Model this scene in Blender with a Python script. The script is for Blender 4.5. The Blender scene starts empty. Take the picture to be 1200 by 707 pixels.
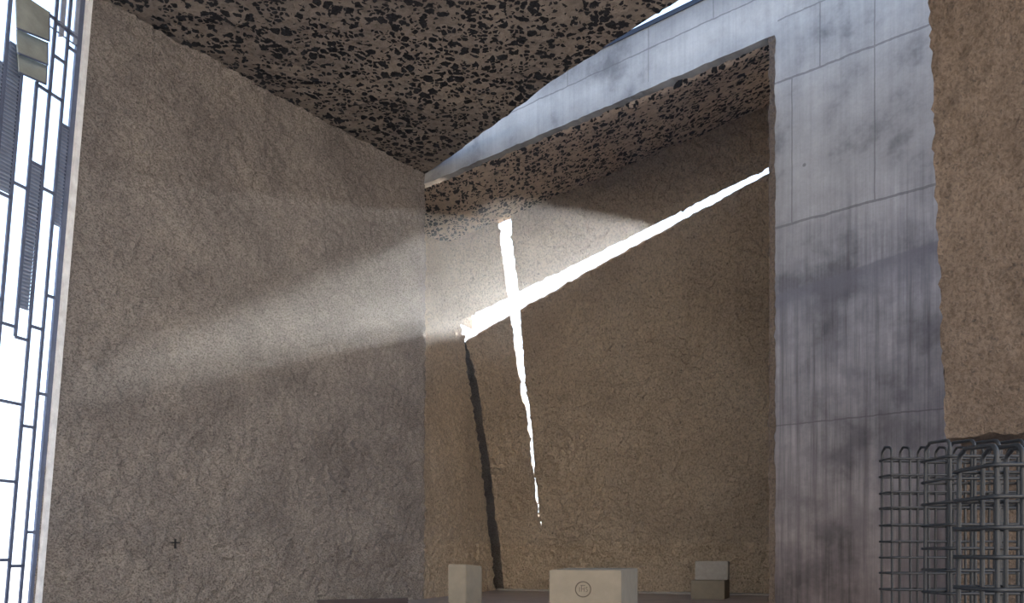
import bpy, bmesh, math, random
from mathutils import Vector, Matrix, noise, geometry

# ------------------------------------------------------------------ camera, sky, sun, exposure
scene = bpy.context.scene
F = 900.0            # focal length in pixels of the 1200 px wide frame
HOR = 650.0          # horizon row
EYE = 1.17           # eye height above the chancel floor (z = 0)
cd = bpy.data.cameras.new('camera'); cam = bpy.data.objects.new('camera', cd)
scene.collection.objects.link(cam); scene.camera = cam
cd.sensor_fit = 'HORIZONTAL'; cd.sensor_width = 36.0; cd.lens = 36.0 * F / 1200.0
cd.shift_y = (HOR - 353.5) / 1200.0
cam.location = (0, 0, EYE); cam.rotation_euler = (math.pi / 2, 0, 0)
cd.clip_start = 0.05; cd.clip_end = 300

SKY_TOP = (0.32, 0.54, 1.0, 1); SKY_LOW = (0.88, 0.93, 1.0, 1); GROUND = (0.30, 0.25, 0.20, 1)
SKY_STRENGTH = 2.6
SUN_STRENGTH = 46.0
HAZE = 0.0085
world = bpy.data.worlds.new('sky'); scene.world = world; world.use_nodes = True
wn = world.node_tree; wn.nodes.clear()
wo = wn.nodes.new('ShaderNodeOutputWorld'); wb = wn.nodes.new('ShaderNodeBackground')
wt = wn.nodes.new('ShaderNodeTexCoord'); ws = wn.nodes.new('ShaderNodeSeparateXYZ'); wr = wn.nodes.new('ShaderNodeValToRGB')
wm = wn.nodes.new('ShaderNodeMath'); wm.operation = 'MULTIPLY_ADD'; wm.inputs[1].default_value = 0.5; wm.inputs[2].default_value = 0.5
wn.links.new(wt.outputs['Generated'], ws.inputs[0]); wn.links.new(ws.outputs['Z'], wm.inputs[0]); wn.links.new(wm.outputs[0], wr.inputs[0])
e = wr.color_ramp.elements
e[0].position = 0.47; e[0].color = GROUND; e[1].position = 1.0; e[1].color = SKY_TOP
k = wr.color_ramp.elements.new(0.50); k.color = SKY_LOW
k = wr.color_ramp.elements.new(0.72); k.color = (0.62, 0.78, 1.0, 1)
wn.links.new(wr.outputs[0], wb.inputs[0]); wb.inputs[1].default_value = SKY_STRENGTH
wn.links.new(wb.outputs[0], wo.inputs[0])

sl = bpy.data.lights.new('sun', 'SUN'); sun = bpy.data.objects.new('sun', sl); scene.collection.objects.link(sun)
SUN_DIR = Vector((0.392, 1.0, 0.391)).normalized()     # towards the sun
sun.rotation_euler = SUN_DIR.to_track_quat('Z', 'Y').to_euler()
sl.energy = SUN_STRENGTH; sl.angle = math.radians(0.6); sl.color = (1.0, 0.95, 0.87)

scene.view_settings.view_transform = 'Standard'; scene.view_settings.look = 'None'
scene.view_settings.gamma = 1; scene.view_settings.use_curve_mapping = False
scene.view_settings.exposure = 0.14

# ------------------------------------------------------------------ helpers
C = scene.collection
def P(px, py, Y): return Vector(((px - 600) / F * Y, Y, EYE + (HOR - py) / F * Y))
def ray(px, py): return Vector(((px - 600) / F, 1.0, (HOR - py) / F))
def hit(px, py, p0, n):
    d = ray(px, py); o = Vector((0, 0, EYE)); return o + d * ((p0 - o).dot(n) / d.dot(n))
def obj(name, bm, mat, parent=None, kind=None, smooth=False):
    me = bpy.data.meshes.new(name); bmesh.ops.recalc_face_normals(bm, faces=bm.faces[:]) if bm.faces else None
    bm.to_mesh(me); bm.free()
    if mat: me.materials.append(mat)
    if smooth:
        for p in me.polygons: p.use_smooth = True
    o = bpy.data.objects.new(name, me); C.objects.link(o)
    if parent: o.parent = parent
    if kind: o['kind'] = kind
    return o
def thing(name, label, cat, loc=(0, 0, 0), rz=0, group=None):
    o = bpy.data.objects.new(name, None); C.objects.link(o); o.location = loc; o.rotation_euler = (0, 0, rz)
    o.empty_display_size = 0.2; o['label'] = label; o['category'] = cat
    if group: o['group'] = group
    return o
def tag(o, label, cat, group=None):
    o['label'] = label; o['category'] = cat
    if group: o['group'] = group
def add_box(bm, lo, hi, bev=0.0):
    r = bmesh.ops.create_cube(bm, size=1.0); vs = r['verts']
    for v in vs:
        v.co = Vector([lo[i] + (v.co[i] + 0.5) * (hi[i] - lo[i]) for i in range(3)])
    if bev:
        es = list({e for v in vs for e in v.link_edges})
        bmesh.ops.bevel(bm, geom=es, offset=bev, segments=2, affect='EDGES')
def add_prism(bm, pts, vec):
    a = [bm.verts.new(p) for p in pts]; b = [bm.verts.new(Vector(p) + vec) for p in pts]
    bm.faces.new(a); bm.faces.new(b[::-1]); n = len(pts)
    for i in range(n): bm.faces.new((a[i], b[i], b[(i + 1) % n], a[(i + 1) % n]))
def add_tube(bm, pts, r, seg=8, closed=False, ribs=0.0, ribstep=0.02):
    pts = [Vector(p) for p in pts]
    if ribs:      # resample finely and swell the radius at every rib
        out = []
        q = pts + ([pts[0]] if closed else [])
        for a, b in zip(q[:-1], q[1:]):
            n = max(1, int(round((b - a).length / (ribstep / 2))))
            for i in range(n): out.append(a.lerp(b, i / n))
        if not closed: out.append(pts[-1])
        pts = out
    n = len(pts); rings = []; up = None
    for i, p in enumerate(pts):
        a = pts[i - 1] if (i > 0 or closed) else p
        b = pts[(i + 1) % n] if (i < n - 1 or closed) else p
        t = (b - a).normalized()
        if up is None: up = t.orthogonal().normalized()
        up = (up - t * up.dot(t)).normalized(); s = t.cross(up)
        rr = r + (ribs if (ribs and i % 2) else 0)
        rings.append([bm.verts.new(p + (up * math.cos(2 * math.pi * k / seg) + s * math.sin(2 * math.pi * k / seg)) * rr) for k in range(seg)])
    for i in range(n if closed else n - 1):
        A = rings[i]; B = rings[(i + 1) % n]
        for k in range(seg): bm.faces.new((A[k], A[(k + 1) % seg], B[(k + 1) % seg], B[k]))
    if not closed: bm.faces.new(rings[0][::-1]); bm.faces.new(rings[-1])

# rough-plaster relief, the same vector at the same point so that seams stay shut
GRAIN = 1.25
def rough(p, amp, sc=1.0):
    q = Vector(p) * sc
    v = noise.noise_vector(q * 0.5) * 0.30 + noise.noise_vector(q * 1.7) * 0.35 + noise.noise_vector(q * 4.3) * 0.55 + noise.noise_vector(q * 7.5) * GRAIN
    return v * amp
def grid(name, fn, nu, nv, mat, amp=0.05, parent=None, kind='structure', sc=1.0, smooth=True, edge_fade=0):
    bm = bmesh.new(); V = []
    for j in range(nv + 1):
        row = []
        for i in range(nu + 1):
            p = fn(i / nu, j / nv); row.append(bm.verts.new(p + rough(p, amp * (min(1.0, i / nu * edge_fade + 0.08) if edge_fade else 1.0), sc)))
        V.append(row)
    for j in range(nv):
        for i in range(nu): bm.faces.new((V[j][i], V[j][i + 1], V[j + 1][i + 1], V[j + 1][i]))
    return obj(name, bm, mat, parent, kind, smooth)
def jag(poly, step, amp, seed=0, closed=True):
    out = []; n = len(poly)
    for i in range(n if closed else n - 1):
        a = Vector(poly[i]); b = Vector(poly[(i + 1) % n]); m = max(1, int((b - a).length / step))
        d = (b - a).normalized(); nn = Vector((-d.y, d.x))
        for k in range(m):
            p = a.lerp(b, k / m)
            if k: p = p + nn * (noise.noise(Vector((p.x * 2.1 + seed, p.y * 2.1, 3))) * .8 + noise.noise(Vector((p.x * 7 + seed, p.y * 7, 9))) * .7) * amp
            out.append(p)
    return out
def inside(p, poly):
    c = False; n = len(poly)
    for i in range(n):
        a = poly[i]; b = poly[i - 1]
        if (a.y > p.y) != (b.y > p.y) and p.x < (b.x - a.x) * (p.y - a.y) / (b.y - a.y) + a.x: c = not c
    return c
def cdt_slab(bm, poly, spacing, to3d, thick, amp, seed=1, sc=1.0, edge_amp=0.3):
    """A thick slab: poly (2D, metres) triangulated with inner points, its front face rough, extruded by the vector thick."""
    rnd = random.Random(seed); xs = [p.x for p in poly]; ys = [p.y for p in poly]; pts = [Vector(p) for p in poly]; nb = len(pts)
    y = min(ys)
    while y < max(ys):
        x = min(xs)
        while x < max(xs):
            q = Vector((x + rnd.uniform(-.3, .3) * spacing, y + rnd.uniform(-.3, .3) * spacing))
            if inside(q, poly): pts.append(q)
            x += spacing
        y += spacing
    r = geometry.delaunay_2d_cdt(pts, [], [list(range(nb))], 1, 1e-5)
    vs, fs = r[0], r[2]; orig = r[3]
    edge = set(i for i, o in enumerate(orig) if any(k < nb for k in o))
    front = []
    for v in vs:
        p = to3d(v); front.append(p)
    front = [bm.verts.new(p + rough(p, amp * (edge_amp if i in edge else 1.0), sc)) for i, p in enumerate(front)]
    for f in fs: bm.faces.new([front[i] for i in f])
    idx = {}
    for i, o in enumerate(orig):
        for k in o:
            if k < nb: idx[k] = i
    back = {}
    for k in range(nb):
        i = idx[k]
        if i not in back: back[i] = bm.verts.new(front[i].co + thick)
    for k in range(nb):
        a, b = idx[k], idx[(k + 1) % nb]
        if a != b: bm.faces.new((front[a], front[b], back[b], back[a]))
    bm.faces.new([back[idx[k]] for k in range(nb)])

# ------------------------------------------------------------------ materials
def nt(name):
    m = bpy.data.materials.new(name); m.use_nodes = True; n = m.node_tree
    return m, n, n.nodes['Principled BSDF']
def N(n, t, **kw):
    x = n.nodes.new(t)
    for a, b in kw.items(): setattr(x, a, b)
    return x
def mathn(n, op, a, b=None, c=None):
    x = N(n, 'ShaderNodeMath', operation=op)
    for i, v in enumerate((a, b, c)):
        if v is None: continue
        if isinstance(v, (int, float)): x.inputs[i].default_value = v
        else: n.links.new(v, x.inputs[i])
    return x.outputs[0]
def noise_t(n, vec, scale, detail=4, rough_=0.6, out='Fac'):
    x = N(n, 'ShaderNodeTexNoise'); x.inputs['Scale'].default_value = scale; x.inputs['Detail'].default_value = detail
    x.inputs['Roughness'].default_value = rough_; n.links.new(vec, x.inputs['Vector']); return x.outputs[out]
def ramp(n, fac, stops):
    x = N(n, 'ShaderNodeValToRGB'); el = x.color_ramp.elements
    el[0].position, el[0].color = stops[0][0], (*stops[0][1], 1); el[1].position, el[1].color = stops[-1][0], (*stops[-1][1], 1)
    for p, c in stops[1:-1]: k = el.new(p); k.color = (*c, 1)
    n.links.new(fac, x.inputs[0]); return x.outputs[0]
def mixc(n, fac, a, b, mode='MIX'):
    x = N(n, 'ShaderNodeMix', data_type='RGBA', blend_type=mode)
    for s, v in ((0, fac), (6, a), (7, b)):
        if isinstance(v, (int, float)): x.inputs[s].default_value = v
        elif isinstance(v, tuple): x.inputs[s].default_value = (*v, 1)
        else: n.links.new(v, x.inputs[s])
    return x.outputs[2]
def mapping(n, scale=(1, 1, 1), rot=(0, 0, 0), coord='Position'):
    if coord == 'Position': src = N(n, 'ShaderNodeNewGeometry').outputs['Position']
    else: src = N(n, 'ShaderNodeTexCoord').outputs['Object']
    m = N(n, 'ShaderNodeMapping'); m.inputs['Scale'].default_value = scale; m.inputs['Rotation'].default_value = rot
    n.links.new(src, m.inputs[0]); return m.outputs[0]
def bump(n, bsdf, h, strength, dist):
    b = N(n, 'ShaderNodeBump'); b.inputs['Strength'].default_value = strength; b.inputs['Distance'].default_value = dist
    n.links.new(h, b.inputs['Height']); n.links.new(b.outputs[0], bsdf.inputs['Normal'])

def plaster(name, c1, c2, c3, scale=1.0, bd=0.06, pits=0.5, stretch=(1, 1, 1), rot=(0, 0, 0), grain=0.65):
    """Rough sprayed mortar: lumps, small pits, patchy colour."""
    m, n, b = nt(name)
    v = mapping(n, stretch, rot)
    big = noise_t(n, v, 0.45 * scale, 4, 0.6); mid = noise_t(n, v, 5.5 * scale, 6, 0.72); fine = noise_t(n, v, 17 * scale, 4, 0.7)
    vo = N(n, 'ShaderNodeTexVoronoi', feature='F1'); vo.inputs['Scale'].default_value = 8.5 * scale; vo.inputs['Randomness'].default_value = 1
    wv = N(n, 'ShaderNodeVectorMath', operation='ADD'); nv = noise_t(n, v, 6 * scale, 2, .6, 'Color')
    sc_ = N(n, 'ShaderNodeVectorMath', operation='SCALE'); sc_.inputs['Scale'].default_value = 0.25 / scale; n.links.new(nv, sc_.inputs[0])
    n.links.new(v, wv.inputs[0]); n.links.new(sc_.outputs[0], wv.inputs[1]); n.links.new(wv.outputs[0], vo.inputs['Vector'])
    pit = ramp(n, vo.outputs['Distance'], [(0.08, (0, 0, 0)), (0.30, (1, 1, 1))])
    rid = mathn(n, 'ABSOLUTE', mathn(n, 'SUBTRACT', mid, 0.5))
    h = mathn(n, 'ADD', mathn(n, 'MULTIPLY', mid, 1.0), mathn(n, 'MULTIPLY', fine, 0.6))
    h = mathn(n, 'ADD', h, mathn(n, 'MULTIPLY', pit, 0.28 * pits))
    h = mathn(n, 'SUBTRACT', h, mathn(n, 'MULTIPLY', rid, 0.2))
    col = ramp(n, big, [(0.33, c1), (0.5, c2), (0.66, c3)])
    grain_shade = ramp(n, fine, [(0.38, (0.55, 0.54, 0.53)), (0.56, (1.12, 1.12, 1.12))])  # mortar grain tone, with shade of the fine relief painted in
    col = mixc(n, grain, col, grain_shade, 'MULTIPLY')
    hollow_shade = ramp(n, mid, [(0.30, (0.5, 0.47, 0.45)), (0.42, (1, 1, 1))])  # shade painted into the hollows of the relief
    col = mixc(n, 0.6, col, hollow_shade, 'MULTIPLY')
    vk = N(n, 'ShaderNodeTexVoronoi', feature='F1'); vk.inputs['Scale'].default_value = 15 * scale; n.links.new(wv.outputs[0], vk.inputs['Vector'])
    ks = N(n, 'ShaderNodeSeparateColor'); n.links.new(vk.outputs['Color'], ks.inputs[0])
    speck = mathn(n, 'MULTIPLY', mathn(n, 'LESS_THAN', vk.outputs['Distance'], 0.30), mathn(n, 'LESS_THAN', ks.outputs[0], 0.22))
    col = mixc(n, mathn(n, 'MULTIPLY', speck, 0.55), col, (0.06, 0.052, 0.05))
    n.links.new(col, b.inputs['Base Color']); b.inputs['Roughness'].default_value = 0.95; b.inputs['Specular IOR Level'].default_value = 0.15
    bump(n, b, h, 0.9, bd); return m

def lava(name, scale, lo, hi, dark_amount=0.5, bd=0.05, st=(1, 1, 1)):
    """Chipped concrete soffit: pale mortar with angular black volcanic stones."""
    m, n, b = nt(name)
    v = mapping(n, st)
    nv = noise_t(n, v, 9, 3, .6, 'Color'); s = N(n, 'ShaderNodeVectorMath', operation='SCALE'); s.inputs['Scale'].default_value = 0.10; n.links.new(nv, s.inputs[0])
    a = N(n, 'ShaderNodeVectorMath', operation='ADD'); n.links.new(v, a.inputs[0]); n.links.new(s.outputs[0], a.inputs[1])
    mask = None
    for i, (sc, thr, rnd) in enumerate(((scale, 0.105, 0.42), (scale * 1.9, 0.10, 0.5))):
        e1 = N(n, 'ShaderNodeTexVoronoi', feature='DISTANCE_TO_EDGE'); e1.inputs['Scale'].default_value = sc
        f1 = N(n, 'ShaderNodeTexVoronoi', feature='F1'); f1.inputs['Scale'].default_value = sc
        off = N(n, 'ShaderNodeVectorMath', operation='ADD'); off.inputs[1].default_value = (i * 7.3, i * 2.1, i * 4.4); n.links.new(a.outputs[0], off.inputs[0])
        n.links.new(off.outputs[0], e1.inputs['Vector']); n.links.new(off.outputs[0], f1.inputs['Vector'])
        sp = N(n, 'ShaderNodeSeparateColor'); n.links.new(f1.outputs['Color'], sp.inputs[0])
        pres = mathn(n, 'LESS_THAN', sp.outputs[0], dark_amount)
        t = mathn(n, 'MULTIPLY_ADD', sp.outputs[1], 0.12, thr - 0.03)
        inn = mathn(n, 'GREATER_THAN', e1.outputs['Distance'], t)
        k = mathn(n, 'MULTIPLY', pres, inn)
        mask = k if mask is None else mathn(n, 'MAXIMUM', mask, k)
    big = noise_t(n, v, 0.6, 3, .6); mid = noise_t(n, v, 7, 5, .7); fine = noise_t(n, v, 30, 3, .6)
    mort = ramp(n, big, [(0.35, lo), (0.65, hi)])
    mort = mixc(n, 0.6, mort, ramp(n, mid, [(0.3, (0.45, 0.43, 0.42)), (0.6, (1, 1, 1))]), 'MULTIPLY')
    stone = ramp(n, fine, [(0.3, (0.008, 0.008, 0.010)), (0.7, (0.035, 0.035, 0.042))])
    n.links.new(mixc(n, mask, mort, stone), b.inputs['Base Color'])
    b.inputs['Roughness'].default_value = 0.9; b.inputs['Specular IOR Level'].default_value = 0.15
    h = mathn(n, 'ADD', mathn(n, 'MULTIPLY', mid, 0.8), mathn(n, 'MULTIPLY', mathn(n, 'SUBTRACT', 1.0, mask), 0.5))
    bump(n, b, h, 0.9, bd); return m

def flat(name, col, rough_=0.6, metal=0.0, var=0.15, scale=6, bd=0.0):
    m, n, b = nt(name); v = mapping(n, coord='Object')
    f = noise_t(n, v, scale, 5, .6); c0 = tuple(c * (1 - var) for c in col); c1 = tuple(min(1, c * (1 + var)) for c in col)
    n.links.new(ramp(n, f, [(0.3, c0), (0.7, c1)]), b.inputs['Base Color'])
    b.inputs['Roughness'].default_value = rough_; b.inputs['Metallic'].default_value = metal
    if bd: bump(n, b, noise_t(n, v, scale * 6, 4, .6), 0.5, bd)
    return m

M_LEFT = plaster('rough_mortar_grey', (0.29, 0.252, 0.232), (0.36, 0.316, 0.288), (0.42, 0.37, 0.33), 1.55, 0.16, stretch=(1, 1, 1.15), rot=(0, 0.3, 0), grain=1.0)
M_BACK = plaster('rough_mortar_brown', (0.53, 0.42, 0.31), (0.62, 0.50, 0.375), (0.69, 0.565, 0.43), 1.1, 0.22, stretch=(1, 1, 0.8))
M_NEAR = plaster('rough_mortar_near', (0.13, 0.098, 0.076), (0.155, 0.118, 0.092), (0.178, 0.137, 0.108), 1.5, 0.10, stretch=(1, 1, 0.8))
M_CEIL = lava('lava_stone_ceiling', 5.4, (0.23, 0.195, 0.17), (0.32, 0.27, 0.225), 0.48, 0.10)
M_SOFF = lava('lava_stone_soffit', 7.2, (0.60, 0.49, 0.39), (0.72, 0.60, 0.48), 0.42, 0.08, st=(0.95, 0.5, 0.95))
M_REAR = plaster('rough_mortar_rear', (0.33, 0.26, 0.19), (0.40, 0.32, 0.23), (0.45, 0.36, 0.27), 0.8, 0.05)
M_FRAME = flat('dark_blue_grey_metal', (0.10, 0.12, 0.19), 0.45, 0.1)
M_CURB = flat('dark_skylight_curb', (0.02, 0.026, 0.045), 0.5)
M_BLIND = flat('louvre_slat_metal', (0.30, 0.33, 0.42), 0.5, 0.1)
M_TRIM = flat('pale_painted_trim', (0.85, 0.86, 0.88), 0.5)
M_SASH = flat('grey_green_panel', (0.27, 0.29, 0.27), 0.35, 0.0, 0.25, 3)
M_BAR = flat('steel_rebar', (0.012, 0.013, 0.015), 0.55, 0.1, 0.35, 14)
M_IRON = flat('black_iron', (0.012, 0.012, 0.014), 0.6)
M_STONE = flat('pale_cut_stone', (0.20, 0.168, 0.125), 0.85, 0, 0.10, 5, 0.004)
M_STONE2 = flat('pale_grey_stone', (0.31, 0.285, 0.26), 0.85, 0, 0.12, 9, 0.004)
M_CARVE = flat('carved_line_stone', (0.075, 0.058, 0.042), 0.9)
M_WOOD = flat('dark_red_wood', (0.014, 0.006, 0.006), 0.7, 0, 0.3, 3)
M_FLOOR = flat('polished_concrete_floor', (0.30, 0.26, 0.25), 0.42, 0, 0.18, 1.4)
M_PAVE = flat('pale_outside_paving', (0.42, 0.39, 0.35), 0.9, 0, 0.2, 0.6)

def concrete():
    """Board-marked concrete in local coordinates: x along the face, z up (world height)."""
    m, n, b = nt('board_marked_concrete')
    v = mapping(n, coord='Object')
    sp = N(n, 'ShaderNodeSeparateXYZ'); n.links.new(v, sp.inputs[0]); X, Z = sp.outputs[0], sp.outputs[2]
    vs = mapping(n, (6.5, 1, 0.16), coord='Object'); streak = noise_t(n, vs, 1.6, 5, .7)
    cloud = noise_t(n, v, 0.75, 5, .62); cl2 = noise_t(n, v, 2.6, 5, .6); fine = noise_t(n, v, 22, 4, .6)
    base = ramp(n, cloud, [(0.36, (0.20, 0.20, 0.205)), (0.47, (0.37, 0.37, 0.37)), (0.66, (0.50, 0.50, 0.495))])
    # board streaks are strongest below the third lift
    low = ramp(n, mathn(n, 'MULTIPLY_ADD', Z, -0.5, 4.05), [(0.0, (0, 0, 0)), (1.0, (1, 1, 1))])
    sm = ramp(n, streak, [(0.34, (0.45, 0.44, 0.46)), (0.50, (0.86, 0.86, 0.88)), (0.64, (1.15, 1.15, 1.15))])
    base = mixc(n, mathn(n, 'MULTIPLY_ADD', low, 0.65, 0.22), base, sm, 'MULTIPLY')
    wob = mathn(n, 'MULTIPLY', mathn(n, 'SUBTRACT', cl2, 0.5), 0.10)
    Zw = mathn(n, 'ADD', Z, wob); Xw = mathn(n, 'ADD', X, mathn(n, 'MULTIPLY', wob, 0.25))
    def line(val, pos, w): return mathn(n, 'LESS_THAN', mathn(n, 'ABSOLUTE', mathn(n, 'SUBTRACT', val, pos)), w)
    def band(z0, z1): return mathn(n, 'MULTIPLY', mathn(n, 'GREATER_THAN', Z, z0), mathn(n, 'LESS_THAN', Z, z1))
    mask = None
    L = [line(Zw, 9.85, .020), line(Zw, 7.2, .022), line(Zw, 3.54, .014), mathn(n, 'MULTIPLY', line(Zw, 11.58, .014), mathn(n, 'LESS_THAN', X, COL_U + .1)),
         mathn(n, 'MULTIPLY', line(Zw, 11.0, .014), mathn(n, 'GREATER_THAN', X, COL_U + .1))]
    for px, z0, z1 in ((1025, 7.2, 13), (928, 7.2, 9.85), (961, 9.85, 11.0)):
        L.append(mathn(n, 'MULTIPLY', line(Xw, fu(px), .010), band(z0, z1)))
    for px in (836, 760, 665): L.append(mathn(n, 'MULTIPLY', line(Xw, fu(px), .009), band(11.58 if px != 760 else 10.9, 13)))
    for l in L: mask = l if mask is None else mathn(n, 'MAXIMUM', mask, l)
    base = mixc(n, mathn(n, 'MULTIPLY', mask, 0.62), base, (0.14, 0.135, 0.14))
    # damp stains: a tide mark under the third lift and a drifting blot below it
    t = mathn(n, 'SUBTRACT', Zw, mathn(n, 'MULTIPLY_ADD', mathn(n, 'SUBTRACT', X, COL_U), 0.12, 5.93))
    tide = mathn(n, 'MULTIPLY', ramp(n, t, [(0.0, (1, 1, 1)), (0.04, (0, 0, 0))]), ramp(n, mathn(n, 'ADD', t, 0.62), [(0.0, (0, 0, 0)), (0.55, (1, 1, 1))]))
    base = mixc(n, mathn(n, 'MULTIPLY', tide, 0.65), base, (0.20, 0.20, 0.225))
    blot = mathn(n, 'MULTIPLY', ramp(n, cl2, [(0.45, (0, 0, 0)), (0.62, (1, 1, 1))]), low)
    base = mixc(n, mathn(n, 'MULTIPLY', blot, 0.45), base, (0.22, 0.215, 0.235))
    skylight_fall = ramp(n, Z, [(0.0, (0.55, 0.47, 0.46)), (1.0, (1, 1, 1))]); 
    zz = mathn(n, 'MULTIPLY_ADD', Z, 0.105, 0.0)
    skylight_fall = ramp(n, zz, [(0.05, (0.36, 0.30, 0.29)), (0.35, (0.50, 0.47, 0.49)), (0.62, (0.58, 0.59, 0.66)), (1.0, (0.86, 0.86, 0.86))])  # skylight falloff painted into the colour: pale top, dark foot
    base = mixc(n, 1.0, base, skylight_fall, 'MULTIPLY')
    # formwork tie holes and blowholes
    vo = N(n, 'ShaderNodeTexVoronoi', feature='F1'); vo.inputs['Scale'].default_value = 1.15; n.links.new(v, vo.inputs['Vector'])
    hole = mathn(n, 'LESS_THAN', vo.outputs['Distance'], 0.045)
    base = mixc(n, mathn(n, 'MULTIPLY', hole, 0.7), base, (0.12, 0.12, 0.12))
    base = mixc(n, 0.25, base, ramp(n, fine, [(0.3, (0.7, 0.7, 0.7)), (0.6, (1, 1, 1))]), 'MULTIPLY')
    n.links.new(base, b.inputs['Base Color']); b.inputs['Roughness'].default_value = 0.75; b.inputs['Specular IOR Level'].default_value = 0.3
    h = mathn(n, 'SUBTRACT', mathn(n, 'ADD', mathn(n, 'MULTIPLY', streak, 0.5), mathn(n, 'MULTIPLY', fine, 0.15)), mathn(n, 'MULTIPLY', mathn(n, 'MAXIMUM', mask, hole), 0.8))
    bump(n, b, h, 0.6, 0.015); return m

def glass():
    m = bpy.data.materials.new('clear_glazing'); m.use_nodes = True; n = m.node_tree; n.nodes.clear()
    o = N(n, 'ShaderNodeOutputMaterial'); t = N(n, 'ShaderNodeBsdfTransparent'); g = N(n, 'ShaderNodeBsdfGlossy'); mx = N(n, 'ShaderNodeMixShader'); fr = N(n, 'ShaderNodeFresnel')
    t.inputs[0].default_value = (0.94, 0.97, 1.0, 1); g.inputs['Roughness'].default_value = 0.03; fr.inputs[0].default_value = 1.12
    n.links.new(fr.outputs[0], mx.inputs[0]); n.links.new(t.outputs[0], mx.inputs[1]); n.links.new(g.outputs[0], mx.inputs[2]); n.links.new(mx.outputs[0], o.inputs[0])
    return m
M_GLASS = glass()

# ------------------------------------------------------------------ key planes
NAVE = -0.45
ZC = EYE + 445 * 19.9 / F                     # ceiling height (about 11 m)
E0 = Vector((-103 / F * 19.9, 19.9, 0))       # foot of the niche's left corner
# concrete portal: plan line from E0 through px 905
K1 = Vector((305 / F * 14.2, 14.2, 0))
portal_dir = (K1 - E0).normalized()
portal_n = Vector((-portal_dir.y, portal_dir.x, 0));  portal_n = portal_n if portal_n.y > 0 else -portal_n   # away from camera
def portal(px, py): return hit(px, py, E0, portal_n)
def fu(px): return (portal(px, 600) - E0).dot(portal_dir)     # distance along the face
COL_U = fu(905)
SOFZ = portal(905, 42).z
TOPZ = EYE + 693 * 14.2 / F
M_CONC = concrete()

# ------------------------------------------------------------------ left wall, with the leaning edge of the window
W1 = Vector((-7.26, 13.6, 0)); left_dir = (W1 - E0).normalized()
left_n = Vector((-left_dir.y, left_dir.x, 0))
def on_left(px, py): return hit(px, py, E0, left_n)
lb = on_left(38, 707); lt = on_left(104, 0)
def left_edge(z):                             # the leaning left end of the wall
    t = (z - lb.z) / (lt.z - lb.z); return Vector((lb.x + (lt.x - lb.x) * t, lb.y + (lt.y - lb.y) * t, z))
Z0, Z1 = NAVE - 0.1, ZC + 0.45
def fl(u, v):
    z = Z0 + (Z1 - Z0) * v; a = left_edge(z); b = Vector((E0.x, E0.y, z)); return a.lerp(b, u)
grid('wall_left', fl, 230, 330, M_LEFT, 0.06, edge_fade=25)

# ------------------------------------------------------------------ cross wall (back wall of the niche)
A_ = P(580, 692, 25.07); A_.z = 0.0; B_ = Vector((290 / F * 21.9, 21.9, 0.0)); T_ = P(527, 287, 24.4)
bn = (B_ - A_).cross(T_ - A_).normalized()
bn = bn if bn.y > 0 else -bn
ub = (B_ - A_).normalized(); vb = bn.cross(ub); vb = vb if vb.z > 0 else -vb
def back(px, py): return hit(px, py, A_, bn)
def b2(px, py): d = back(px, py) - A_; return Vector((d.dot(ub), d.dot(vb)))
def b3(q): return A_ + ub * q.x + vb * q.y
TH = Vector((0.0, 0.62, 0.245))
SW = math.hypot(1, 0)
U_END = b2(905, 600).x + 3.2
UT_END = U_END
def pl(L): return [b2(*p) for p in L]
edge_l = [(527, 262), (528, 287), (537.6, 374)]               # corner above the bar
# upper-left panel
p1 = pl([(522, 240), (581.5, 240), (584.5, 267), (594, 337), (595.5, 348.5)]) + pl([(575, 358.5), (539, 376), (532, 379), (519, 287)])
# upper-right panel: left side is the slot, lower side the bar
slope_u = (297.6 - 375.5) / (700 - 539)
r1 = b2(903, 195.5); r0 = b2(700, 297); er = r1 + (r1 - r0) * 0.45
top_r = b2(905, 90); top_l = b2(597, 230)
ter = top_l + (top_r - top_l) * 1.6
p2 = [b2(607.5, 342.5), b2(602, 300), b2(599, 263), top_l, ter, er, r1, r0]
# lower panel with the tapering notch
q1 = b2(903, 204); q0 = b2(700, 313.5); eq = q1 + (q1 - q0) * 0.45
p3 = pl([(545, 401.5), (575, 384.5), (598, 371.5), (603, 405), (611, 460), (618, 489), (622.6, 538), (627, 572), (631, 600), (634.5, 626),
         (634.8, 620), (631, 585), (627.5, 560), (626, 535), (622, 489), (617, 455), (613, 410), (609.5, 365)]) + [q0, q1, eq]
foot_r = Vector((max(eq.x, U_END), -0.1)); foot_l = b2(591, 689); foot_l.y = -0.1
p3 += [foot_r, foot_l] + pl([(583, 617), (574.5, 553), (566.5, 497), (558, 440), (549, 410)])
bm = bmesh.new()
for i, p in enumerate((p1, p2, p3)):
    cdt_slab(bm, jag(p, 0.08, 0.022, seed=i * 5), 0.06, b3, TH, 0.10, seed=i + 1, sc=0.8)
obj('wall_back', bm, M_BACK, kind='structure', smooth=False)

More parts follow.
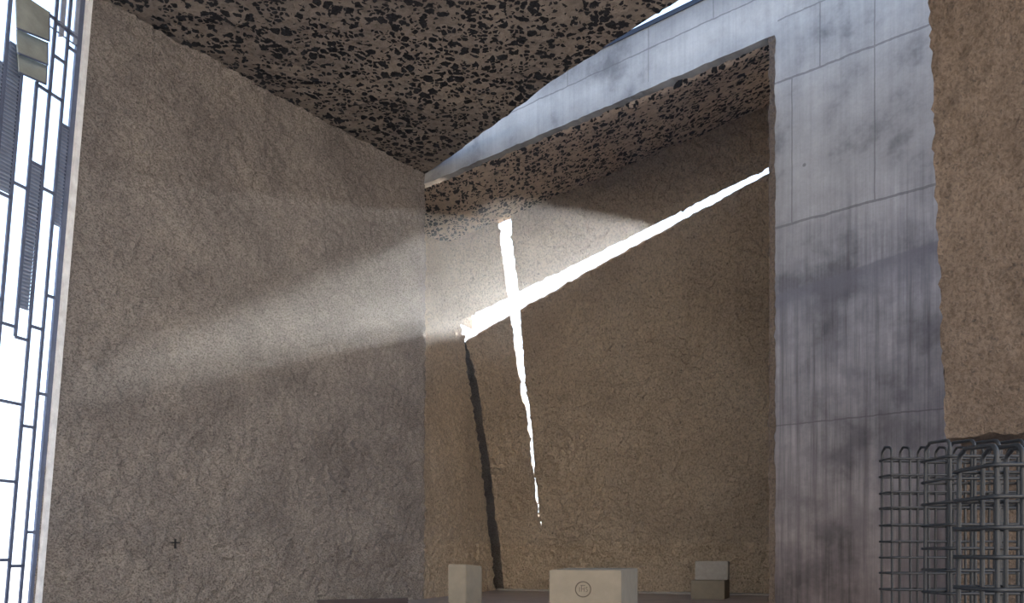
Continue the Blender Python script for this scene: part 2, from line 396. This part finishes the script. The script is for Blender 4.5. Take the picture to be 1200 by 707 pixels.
# reveal between the left wall and the cross wall, running on behind it
cpx = [(520, 200), (524, 262), (527, 287), (537.6, 374), (544, 401), (548, 440), (557, 497), (565, 553), (572.5, 617), (580, 689), (581.5, 705)]
cor = sorted([back(*p) for p in cpx], key=lambda p: p.z)
def corner(z):
    for a, b in zip(cor[:-1], cor[1:]):
        if z <= b.z: break
    t = (z - a.z) / (b.z - a.z); return a.lerp(b, t)
def rfront(z):                                # the niche is wider than its mouth: the reveal starts behind the left wall's end
    Y = 20.0 + 3.2 * max(0.0, min(1.0, z / 10.6)); return Vector((-0.1144 * Y - 0.08, Y, z))
def fret(u, v):
    z = Z0 + (Z1 - Z0) * v; return Vector((E0.x, E0.y, z)).lerp(rfront(z), u)
grid('wall_left_return', fret, 60, 330, M_LEFT, 0.06)
def fr(u, v):
    z = Z0 + (Z1 - Z0) * v; a = rfront(z); c = corner(z); d = (c - a).normalized()
    L = (c - a).length; s = u * (L + 0.02 + (0.9 if z > back(538, 378).z else 0.0))
    return a + d * s
grid('wall_reveal', fr, 90, 330, M_BACK, 0.06)
# the dark groove beside the cross wall below the bar opens into a closed pocket
bm = bmesh.new()
zz = [-0.3, 1.5, 3, 4.5, 6, back(546, 401).z]; cols_ = []
for z in zz:
    c = corner(z); a = rfront(z); d = (c - a).normalized()
    cols_.append([bm.verts.new(p) for p in (c - d * 0.6, c - ub * 0.9 + Vector((0, 1.1, 0)), c + ub * 0.9 + Vector((0, 1.1, 0)), c + ub * 0.9 + Vector((0, .35, 0)))])
for A, B in zip(cols_[:-1], cols_[1:]):
    for k in range(3): bm.faces.new((A[k], A[k + 1], B[k + 1], B[k]))
cc = bm.verts.new(corner(zz[-1]) + Vector((0.0, -0.0, 0)))
bm.faces.new(cols_[-1] + [cc])
obj('trim_groove_back', bm, M_LEFT, kind='structure')

# ------------------------------------------------------------------ soffit of the niche
s0 = Vector((E0.x, E0.y, SOFZ)); s1 = Vector((K1.x, K1.y, SOFZ)) + portal_dir * 1.6
t0 = back(527, 284); t1 = back(905, 122)
t1e = t0 + (t1 - t0) * 1.35; t0e = t0 - (t1 - t0) * 0.2
s0 = s0 - portal_dir * 1.1; s0.z -= 0.10; s1.z -= 0.10; s0 = s0 + portal_n * 0.04; s1 = s1 + portal_n * 0.04
def fs(u, v):
    a = s0.lerp(s1, u); b = t0e.lerp(t1e, u); q = a.lerp(b, v * 1.05); q.z = a.z + (b.z - a.z) * max(0.0, (v * 1.05 - 0.03) / 0.97); return q
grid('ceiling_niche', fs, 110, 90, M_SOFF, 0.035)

# ------------------------------------------------------------------ portal: beam + column in one pour, local x along the face
loc = Matrix.Translation(E0) @ Matrix(((portal_dir.x, portal_n.x, 0, 0), (portal_dir.y, portal_n.y, 0, 0), (0, 0, 1, 0), (0, 0, 0, 1)))
COL_R = fu(1150) + 0.6
bm = bmesh.new()
poly = jag([Vector((-1.6, SOFZ)), Vector((COL_U, SOFZ)), Vector((COL_U, Z0)), Vector((COL_R, Z0)), Vector((COL_R, 12.1 + 0.6)), Vector((COL_U + 2.0, 12.7)), Vector((COL_U + 1.6, TOPZ)), Vector((-1.6, TOPZ))], 0.12, 0.03, 3)
cdt_slab(bm, poly, 0.4, lambda q: Vector((q.x, 0, q.y)), Vector((0, 0.30, 0)), 0.0, 4)
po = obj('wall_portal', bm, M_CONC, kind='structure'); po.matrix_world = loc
# rough plaster return that laps over the column's left arris
bm = bmesh.new()
strip = jag([Vector((COL_U - 0.05, SOFZ - .02)), Vector((COL_U - 0.05, Z0)), Vector((COL_U + 0.055, Z0)), Vector((COL_U + 0.05, SOFZ - .02))], 0.07, 0.035, 11)
cdt_slab(bm, strip, 0.09, lambda q: Vector((q.x, -0.03, q.y)), Vector((0, 0.45, 0)), 0.02, 8, 2)
st = obj('trim_column_edge', bm, M_NEAR, kind='structure'); st.matrix_world = loc

# niche right-hand side, behind the column
bm = bmesh.new()
r_a = Vector((K1.x, K1.y, 0)) + portal_dir * 1.9 + portal_n * 0.3; r_b = b3(Vector((U_END + .1, 0))) + bn * 0.5
def fw(u, v): a = r_a.lerp(r_b, u); return Vector((a.x, a.y, Z0 + (15 - Z0) * v))
bm.free(); grid('wall_niche_right', fw, 30, 60, M_BACK, 0.05)

# ------------------------------------------------------------------ nave ceiling with its ragged free edge towards the skylight
ce = [(497, 205), (528, 184), (560, 160), (600, 131), (640, 100), (672, 79), (700, 62), (722, 46), (731, 41), (760, 22), (794, 1)]
edge = [hit(x, y, Vector((0, 0, ZC)), Vector((0, 0, 1))) for x, y in ce]
edge = [Vector((p.x, p.y)) for p in edge]
edge[0] = Vector((E0.x, E0.y))
far_e = edge[-1] + (edge[-1] - edge[-3]).normalized() * 6.2
poly = jag(edge + [far_e], 0.15, 0.035, 21, closed=False)
poly += [far_e, Vector((far_e.x, -4.0)), Vector((-15, -4.0)), Vector((-12, 6)), Vector((lt.x - .5, lt.y - .2)), Vector((E0.x - .25, E0.y + .1))]
bm = bmesh.new()
cdt_slab(bm, poly, 0.32, lambda q: Vector((q.x, q.y, ZC)), Vector((0, 0, 0.28)), 0.03, 5)
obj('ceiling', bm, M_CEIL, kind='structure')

# skylight between ceiling and portal: curb, frame bars and glass
SKL = bpy.data.objects.new('window_2', None); C.objects.link(SKL); SKL['kind'] = 'structure'
bm = bmesh.new(); 
for (d0, d1, z0, z1) in ((0.0, 0.10, TOPZ - 0.07, TOPZ + 0.03),):
    a = E0 + portal_dir * 0.3 - portal_n * 0.02; b = E0 + portal_dir * (COL_U + 1.5) - portal_n * 0.02
    add_prism(bm, [Vector((a.x, a.y, z0)), Vector((b.x, b.y, z0)), Vector((b.x, b.y, z1)), Vector((a.x, a.y, z1))], portal_n * 0.12)
obj('frame', bm, M_CURB, SKL)
bm = bmesh.new(); g0 = E0 + portal_dir * 0.3; g1 = E0 + portal_dir * (COL_U + 1.5)
add_prism(bm, [Vector((g0.x, g0.y, TOPZ + .04)), Vector((g1.x, g1.y, TOPZ + .04)), Vector((far_e.x - .3, far_e.y, TOPZ + .04)), Vector((edge[6].x - .8, edge[6].y - .5, TOPZ + .04))], Vector((0, 0, 0.02)))
obj('pane', bm, M_GLASS, SKL)

# ------------------------------------------------------------------ floors
bm = bmesh.new()
c0 = E0 + (A_ - E0) * 0 ; 
stage = [Vector((-2.9, 19.9, 0)), Vector((-3.6, 13.0, 0)), Vector((2.0, 8.6, 0)), Vector((5.2, 9.6, 0)), Vector((K1.x + 1.5, K1.y - 1.0, 0)), Vector((9, 14, 0)), Vector((9.5, 22.5, 0)), Vector((-1.5, 27, 0)), Vector((-3.2, 22, 0))]
def stage_ok(): return stage
add_prism(bm, [p + Vector((0, 0, 0)) for p in stage], Vector((0, 0, NAVE)))
obj('floor_chancel', bm, M_FLOOR, kind='structure')
bm = bmesh.new(); add_prism(bm, [Vector((-16, -5, NAVE)), Vector((13, -5, NAVE)), Vector((13, 28, NAVE)), Vector((-16, 28, NAVE))], Vector((0, 0, -0.2)))
obj('floor', bm, M_FLOOR, kind='structure')
# narrow pale joint where the cross wall meets the floor
bm = bmesh.new(); a = A_ + ub * 0.15 - bn * 0.10; b = A_ + ub * (U_END) - bn * 0.10
add_prism(bm, [Vector((a.x, a.y, 0)), Vector((b.x, b.y, 0)), Vector((b.x, b.y, 0.05)), Vector((a.x, a.y, 0.05))], bn * 0.12)
obj('baseboard_back', bm, M_STONE2, kind='structure')

# ------------------------------------------------------------------ hanging near wall on the right
N0 = Vector((488 / F * 9.0, 9.0, 0)); NB = EYE + 136 * 9.0 / F; NT = ZC + 1.0
near_dir = Vector((0.82, -0.57, 0)).normalized()
ntop = P(1088, 0, 9.0); nbot = P(1108, 512, 9.0)
def fn(u, v):
    z = NB + (NT - NB) * v; t = (z - nbot.z) / (ntop.z - nbot.z)
    a = Vector((nbot.x + (ntop.x - nbot.x) * t, 9.0, z)); 
    return a + near_dir * (u * 4.2)
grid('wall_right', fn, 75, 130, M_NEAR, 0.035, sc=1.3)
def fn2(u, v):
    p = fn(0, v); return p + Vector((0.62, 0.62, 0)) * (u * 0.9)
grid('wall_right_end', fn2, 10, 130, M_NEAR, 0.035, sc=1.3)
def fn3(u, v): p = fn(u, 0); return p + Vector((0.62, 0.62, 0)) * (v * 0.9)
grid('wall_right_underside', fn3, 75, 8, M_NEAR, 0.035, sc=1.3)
# lower wall seen under it, behind the cages
w0 = Vector((6.55, 11.2, 0)); w1 = Vector((10.5, 8.4, 0))
def fn4(u, v): p = w0.lerp(w1, u); return Vector((p.x, p.y, NAVE + (4.2 - NAVE) * v))
grid('wall_right_lower', fn4, 60, 50, M_NEAR, 0.03)

# ------------------------------------------------------------------ unseen half of the nave behind the camera
def fb(u, v): return Vector((-13 + 24 * u, -4.0, NAVE + (ZC - NAVE) * v))
for a_, b_, z0_, z1_ in ((0, .17, 0, 1), (.83, 1, 0, 1), (.17, .83, .93, 1)):      # opening in the middle, added to let fill light reach the niche
    grid('wall_rear', lambda u, v: fb(a_ + (b_ - a_) * u, z0_ + (z1_ - z0_) * v), 14, 10, M_REAR, 0.03)

# ------------------------------------------------------------------ tall window on the left
WIN = bpy.data.objects.new('window_1', None); C.objects.link(WIN); WIN['kind'] = 'structure'
fdir = Vector((-0.33, -1.0, 0)).normalized()
vlean = (lt - lb).normalized()
wn_ = fdir.cross(vlean).normalized()
if wn_.x > 0: wn_ = -wn_                       # outwards
def fac(px, py): return hit(px, py, lb, wn_)
LEAN = 0.085
def mx(x0, y): return x0 + (236 - y) * LEAN
def strip_poly(xa, xb, ya, yb): return [fac(mx(xa, ya), ya), fac(mx(xb, ya), ya), fac(mx(xb, yb), yb), fac(mx(xa, yb), yb)]
YT, YB = -25, 735
def member(name, xa, xb, ya, yb, mat, d0=0.0, d1=0.03, parent=WIN):
    bm = bmesh.new(); add_prism(bm, [p + wn_ * d0 for p in strip_poly(xa, xb, ya, yb)], wn_ * (d1 - d0)); return obj(name, bm, mat, parent)
member('frame', 74.6, 80.4, YT, YB, M_FRAME, 0.0, 0.05)
member('edge_trim', 80.2, 85.5, YT, YB, M_TRIM, -0.07, 0.05)
XM = {0: 74.6, 1: 64, 2: 48, 3: 32, 4: 13, 5: -7, 6: -30, 7: -56}
for i, wdt, ya, yb in ((1, 2.6, YT, YB), (2, 2.8, YT, YB), (3, 2.8, 95, 394), (4, 3.2, YT, YB), (5, 3.4, YT, YB), (6, 3.6, YT, YB), (7, 3.8, YT, YB)):
    member('mullion', XM[i] - wdt * .62, XM[i] + wdt * .62, ya, yb, M_FRAME, 0.0, 0.03)
# broader grey posts standing behind the upper glazing
for xa, xb, yb in ((53.0, 58.5, 43), (70.5, 75.5, 52)):
    member('upper_post', xa, xb, YT, yb, M_BLIND, 0.0, 0.03)
def transom(xa, xb, y, t=3.6):
    pa = fac(mx(xa, y), y); s = 0.0
    # horizontal in space: keep the height of the first corner
    def at(x, z):
        lo, hi = YT - 200.0, YB + 200.0
        for _ in range(40):
            m = (lo + hi) / 2
            if fac(mx(x, m), m).z > z: lo = m
            else: hi = m
        return fac(mx(x, lo), lo)
    dz = t * pa.y / F; pb = at(xb, pa.z); pa2 = at(xa, pa.z - dz); pb2 = at(xb, pa.z - dz)
    bm = bmesh.new(); add_prism(bm, [pa, pb, pb2, pa2], wn_ * 0.03); obj('transom', bm, M_FRAME, WIN)
for xa, xb, y in ((XM[2], XM[1], 62), (XM[3], XM[1], 97), (XM[2], XM[1], 218), (XM[4], XM[3], 211), (XM[5], XM[4], 221), (XM[5], XM[4], 343), (XM[4], XM[3], 376),
                  (XM[2], XM[1], 380), (XM[1], XM[0], 344), (XM[3], XM[2], 393), (XM[4], XM[2], 466), (XM[1], XM[0], 459), (XM[2], XM[1], 497), (XM[4], XM[2], 560),
                  (XM[1], XM[0], 622), (XM[5], XM[4], 652), (XM[2], XM[1], 662), (XM[4], XM[2], 655), (XM[6], XM[5], 300), (XM[6], XM[5], 560), (XM[1], XM[0], 52), (XM[2], XM[0], 24), (XM[3], XM[2], 10), (XM[3], XM[2], 187), (XM[1], XM[0], 143)):
    transom(xa, xb, y)
# thin cable-like rails across the top
for y in (16, 29): transom(XM[3] + 8, XM[0], y, 0.9)
# glass: one pane per bay between mullions
for a, b in ((6, 5), (5, 4), (4, 2), (2, 1), (1, 0)):
    bm = bmesh.new(); add_prism(bm, [p + wn_ * 0.012 for p in strip_poly(XM[a], XM[b], YT, YB)], wn_ * 0.012); obj('pane', bm, M_GLASS, WIN)
# louvre panels: slats between two mullions
def louvre(xa, xb, ya, yb):
    bm = bmesh.new(); z1 = fac(mx(xa, ya), ya).z; z0 = fac(mx(xa, yb), yb).z; step = 0.062; z = z0
    pa0 = fac(mx(xa, 236), 236); pb0 = fac(mx(xb, 236), 236)
    def at(p, z): return p + vlean * ((z - p.z) / vlean.z)
    add_prism(bm, [at(pa0, z0) + wn_ * .035, at(pb0, z0) + wn_ * .035, at(pb0, z1) + wn_ * .035, at(pa0, z1) + wn_ * .035], wn_ * 0.008)
    while z < z1:
        a = at(pa0, z); b = at(pb0, z)
        q = [a, b, b + Vector((0, 0, .034)), a + Vector((0, 0, .034))]
        add_prism(bm, [q[0], q[1], q[2] + wn_ * .02, q[3] + wn_ * .02], wn_ * 0.012 + Vector((0, 0, .004)))
        z += step
    obj('louver_panel', bm, M_BLIND, WIN)
louvre(XM[5] + 1, XM[4] + 1 - 1, 46, 219); louvre(XM[3] + 1, XM[2] - 1, 190, 360); louvre(XM[1] + 1, XM[0] - .5, 145, 262); louvre(XM[6], XM[5] - 1, 60, 300)
# three tilted ventilation sashes hanging inwards near the top
SASH = [[(19, -12), (58, 14), (58, 48), (20, 33)], [(20, 34), (56, 50), (56, 76), (21, 62)], [(21, 63), (55, 77), (54, 99), (23, 85)]]
for q in SASH:
    pts = [fac(x, y) for x, y in q]; ins = [-0.03, -0.03, -0.16, -0.16]
    pts = [Vector((0, 0, EYE)) + (p - Vector((0, 0, EYE))) * (1 + i_ * 0.10) for p, i_ in zip(pts, ins)]
    bm = bmesh.new(); add_prism(bm, pts, wn_ * 0.025); s = obj('sash_panel', bm, M_SASH, WIN); s['label'] = 'grey green tilted sash panel'
    bm = bmesh.new(); add_tube(bm, [pts[3], pts[2]], 0.016, 6); add_tube(bm, [pts[1], pts[2]], 0.010, 6); obj('sash_rail', bm, M_FRAME, s)
# wall carrying on left of the window, behind the camera's left shoulder
f_end = lb + fdir * 7.5
def fll(u, v): a = Vector((f_end.x, f_end.y, 0)); b = Vector((-13, -4, 0)); p = a.lerp(b, u); return Vector((p.x, p.y, NAVE + (ZC - NAVE) * v))
grid('wall_left_rear', fll, 20, 20, M_REAR, 0.05)

# added unseen volume outside, keeps sun off the right part of the bar
bm = bmesh.new(); add_prism(bm, [Vector((8.5, 32.9, NAVE - .3)), Vector((16, 31, NAVE - .3)), Vector((16, 31, 16.6)), Vector((11.4, 32.1, 16.7)), Vector((8.5, 32.9, 15.0))], Vector((1.5, 5, 0)))
obj('wall_sun_block', bm, M_REAR, kind='structure')
# added unseen facade that bounces warm sun in through the rear opening
bm = bmesh.new(); add_prism(bm, [Vector((-35, -48, NAVE - .3)), Vector((35, -48, NAVE - .3)), Vector((35, -48, 20)), Vector((-35, -48, 20))], Vector((0, -6, 0)))
obj('wall_bounce', bm, M_PAVE, kind='structure')
# outside: paving
bm = bmesh.new(); add_prism(bm, [Vector((-90, -60, NAVE - .3)), Vector((90, -60, NAVE - .3)), Vector((90, 120, NAVE - .3)), Vector((-90, 120, NAVE - .3))], Vector((0, 0, -.1)))
obj('ground', bm, M_PAVE, kind='structure')

# ------------------------------------------------------------------ altar, ambo, seat
def block(name, corners, z0, z1, mat, parent=None, bev=0.012, ztop=None):
    bm = bmesh.new(); a = [bm.verts.new((c[0], c[1], z0)) for c in corners]; tz = ztop or [z1] * 4
    b = [bm.verts.new((c[0], c[1], t)) for c, t in zip(corners, tz)]
    bm.faces.new(a[::-1]); bm.faces.new(b)
    for i in range(4): bm.faces.new((a[i], a[(i + 1) % 4], b[(i + 1) % 4], b[i]))
    bmesh.ops.bevel(bm, geom=bm.edges[:], offset=bev, segments=2, affect='EDGES')
    return obj(name, bm, mat, parent)
def X(px, Y): return ((px - 600) / F * Y, Y)
# altar
Ya, Yb_, Yc = 11.0, 10.82, 12.55
zt = EYE - 18.2 * Ya / F
altar = thing('altar', 'square pale stone altar block with a carved round emblem, centre of the chancel', 'altar', (*X(690, 11.7), 0))
def child_local(o, root):
    o.parent = root; o.matrix_parent_inverse = Matrix.Translation(-Vector(root.location)); return o
ac = [X(643.5, Ya), X(728, Yb_), X(747.3, Yc), X(664, Yc + .12)]
child_local(block('altar_block', ac, 0, zt, M_STONE), altar)
# carved round emblem with letters on the front face
a0 = Vector((*ac[0], 0)); a1 = Vector((*ac[1], 0)); ad = (a1 - a0).normalized(); an = Vector((ad.y, -ad.x, 0))
cen = a0 + ad * ((a1 - a0).length * 0.475) ; cen.z = EYE - 41 * 10.9 / F
bm = bmesh.new(); Rr = 0.108
add_tube(bm, [cen + an * 0.001 + ad * math.cos(t * math.pi / 20) * Rr + Vector((0, 0, math.sin(t * math.pi / 20) * Rr)) for t in range(40)], 0.007, 6, closed=True)
em = child_local(obj('emblem_ring', bm, M_CARVE), altar); em['label'] = 'carved ring around the monogram'
def stroke(bm, pts, r=0.0042): add_tube(bm, [cen + an * 0.001 + ad * p[0] + Vector((0, 0, p[1])) for p in pts], r, 6)
bm = bmesh.new()
stroke(bm, [(-.050, -.035), (-.050, .030)]); stroke(bm, [(-.022, -.035), (-.022, .055)]); stroke(bm, [(.016, -.035), (.016, .030)]); stroke(bm, [(-.022, 0.005), (.016, 0.005)])
stroke(bm, [(-.036, .055), (.030, .055)])
stroke(bm, [(.062, .024), (.052, .031), (.041, .026), (.041, .010), (.052, .0), (.062, -.010), (.060, -.028), (.050, -.035), (.039, -.028)])
child_local(obj('monogram', bm, M_CARVE), altar)
# ambo
ambo = thing('ambo', 'narrow upright pale stone lectern block at the left of the chancel', 'lectern', (*X(545, 14.2), 0))
mc = [X(525, 14.0), X(546, 13.85), X(565, 14.35), X(540, 14.5)]
tA = EYE - 11.5 * 14 / F
child_local(block('lectern_block', mc, 0, 1, M_STONE, ztop=[tA, tA, EYE - 13.8 * 14.35 / F, EYE - 13.5 * 14.5 / F]), ambo)
# presider's seat
seat = thing('stone_seat', 'low stone seat of two blocks against the cross wall at the right', 'seat', (*X(832, 20.0), 0))
Ys = 20.0
child_local(block('seat_block', [X(809.5, Ys), X(849, Ys - .05), X(855, Ys + .75), X(816, Ys + .75)], 0, EYE - 30.5 * Ys / F, M_STONE), seat)
sb = child_local(block('backrest', [X(814.5, Ys + .42), X(853, Ys + .40), X(855, Ys + .78), X(817, Ys + .78)], EYE - 30.5 * Ys / F, EYE - 8 * (Ys + .4) / F, M_STONE2), seat)
sb['label'] = 'rougher grey stone backrest'

# ------------------------------------------------------------------ little cross on the left wall
cp = on_left(204, 637)
wc = thing('wall_cross', 'small black cross fixed to the rough left wall, low down', 'cross', cp - left_n * 0)
ln = left_n if left_n.y < 0 else -left_n
ld = left_dir if left_dir.x > 0 else -left_dir
def cross_bar(name, a, b, w):
    bm = bmesh.new(); o = ln * 0.045
    add_box(bm, (-.5, -.5, -.5), (.5, .5, .5))
    d = (b - a); L = d.length; d.normalize(); s = ln.cross(d)
    M = Matrix((( *s * w, 0), (*ln * 0.03, 0), (*d * L, 0), (0, 0, 0, 1))).transposed(); M[3][3] = 1
    mid = (a + b) / 2 + o; M = Matrix(((s.x * w, ln.x * .03, d.x * L, mid.x), (s.y * w, ln.y * .03, d.y * L, mid.y), (s.z * w, ln.z * .03, d.z * L, mid.z), (0, 0, 0, 1)))
    bmesh.ops.transform(bm, matrix=M, verts=bm.verts[:]); return obj(name, bm, M_IRON, wc)
z_ = Vector((0, 0, 1))
cross_bar('upright', z_ * -.10, z_ * .085, 0.025); cross_bar('crossbar', ld * -.088 + z_ * .012, ld * .088 + z_ * .012, 0.025)

# ------------------------------------------------------------------ dark pew whose top shows at the bottom edge
pw = thing('pew', 'dark red wooden pew back showing at the bottom edge, before the left wall', 'pew', (*X(436, 9.6), NAVE))
ang = math.radians(-3.5); pw.rotation_euler.z = 0
pL, pR = Vector((*X(372, 9.6), 0)) - Vector(pw.location.xy.to_3d()), Vector((*X(478, 10.1), 0)) - Vector(pw.location.xy.to_3d())
pd = (pR - pL).normalized(); pn = Vector((-pd.y, pd.x, 0)); topz = EYE - 53.5 * 9.6 / F - NAVE
def plank(name, z0, z1, d0, d1, e0=0.0, e1=None):
    bm = bmesh.new(); L = (pR - pL).length if e1 is None else e1
    a = pL + pd * e0; b = pL + pd * L
    add_prism(bm, [a + pn * d0 + z_ * z0, b + pn * d0 + z_ * z0, b + pn * d1 + z_ * z0, a + pn * d1 + z_ * z0], z_ * (z1 - z0))
    bmesh.ops.bevel(bm, geom=bm.edges[:], offset=.006, segments=2, affect='EDGES'); return obj(name, bm, M_WOOD, pw)
LL = (pR - pL).length
plank('top_rail', topz - .05, topz, -.03, .03); plank('backrest', .42, topz - .05, -.015, .015); plank('seat', .41, .45, -.42, -.02)
plank('end_panel', 0, topz - .1, -.44, .02, 0, .04); plank('end_panel', 0, topz - .1, -.44, .02, LL - .04, LL)

# ------------------------------------------------------------------ steel reinforcement cages
def cage(label, px, py, Y, rows, depth, cols, step, rowstep, r, width=None, turn=0.0):
    top = EYE + (HOR - py) * Y / F
    base = NAVE
    t = thing('rebar_cage', label, 'steel cage', (*X(px, Y), base), turn, 'steel reinforcement cages')
    H = top - base
    # U-loops: up the front, over the top and down the back, one behind the other along the row
    for i in range(cols):
        x = 0.03 + i * step; pts = [Vector((x + .012, 0, 0)), Vector((x, 0, H - .06))]
        rad = 0.055
        for k in range(1, 6): a = k / 6 * math.pi / 2; pts.append(Vector((x, rad * (1 - math.cos(a)), H - .06 + rad * math.sin(a))))
        for k in range(0, 6): a = k / 6 * math.pi / 2; pts.append(Vector((x, depth - rad + rad * math.sin(a), H - .06 + rad * math.cos(a) + (.012 if k == 0 else 0))))
        pts.append(Vector((x - .01, depth, 0)))
        bm = bmesh.new(); add_tube(bm, pts, r, 7, ribs=r * .13, ribstep=.024); obj('loop_bar', bm, M_BAR, t, smooth=True)
    W = 0.03 + (cols - 1) * step + .05
    z = H - .115; n = 0
    rnd = random.Random(int(px))
    while z > 0.05 and n < rows:
        rr = 0.05; w0, w1, d0, d1 = -.0, W, -r * 2, depth + r * 2; jz = rnd.uniform(-.006, .006)
        pts = []
        for cx, cy, a0_ in ((w1 - rr, d0 + rr, -90), (w1 - rr, d1 - rr, 0), (w0 + rr, d1 - rr, 90), (w0 + rr, d0 + rr, 180)):
            for k in range(5):
                a = math.radians(a0_ + k * 22.5); pts.append(Vector((cx + rr * math.cos(a), cy + rr * math.sin(a), z + jz)))
        bm = bmesh.new(); add_tube(bm, pts, r * .9, 7, closed=True, ribs=r * .12, ribstep=.024); obj('hoop_bar', bm, M_BAR, t, smooth=True)
        z -= rowstep; n += 1
cage('thin dark steel reinforcement cage standing farthest back and left, before the concrete column', 1041, 523, 7.0, 40, 0.18, 16, 0.167, 0.150, 0.0105)
cage('middle dark steel reinforcement cage between the farthest and the nearest one', 1108, 514, 5.0, 40, 0.30, 7, 0.16, 0.150, 0.0105)
cage('nearest dark steel reinforcement cage with thick ribbed bars, cut by the right edge', 1161, 519, 3.75, 40, 0.32, 6, 0.125, 0.150, 0.0115)

# ------------------------------------------------------------------ dust haze hanging in the chancel and in front of the left wall
hz = bpy.data.materials.new('dust_haze'); hz.use_nodes = True; n = hz.node_tree; n.nodes.clear()
ho = n.nodes.new('ShaderNodeOutputMaterial'); hs = n.nodes.new('ShaderNodeVolumeScatter')
hs.inputs['Density'].default_value = HAZE; hs.inputs['Anisotropy'].default_value = 0.6; hs.inputs['Color'].default_value = (0.95, 0.97, 1, 1)
n.links.new(hs.outputs[0], ho.inputs['Volume'])
bm = bmesh.new(); add_prism(bm, [Vector((-9, 9.3, 1.4)), Vector((4.0, 12.0, 1.4)), Vector((7.5, 16, 1.4)), Vector((7.5, 20.8, 1.4)), Vector((-2.2, 24.9, 1.4)), Vector((-6, 21, 1.4))], Vector((0, 0, 9.4)))
ho_ = obj('haze', bm, hz); ho_['kind'] = 'stuff'
tag(ho_, 'pale sunlit dust haze drifting before the light cross', 'haze')
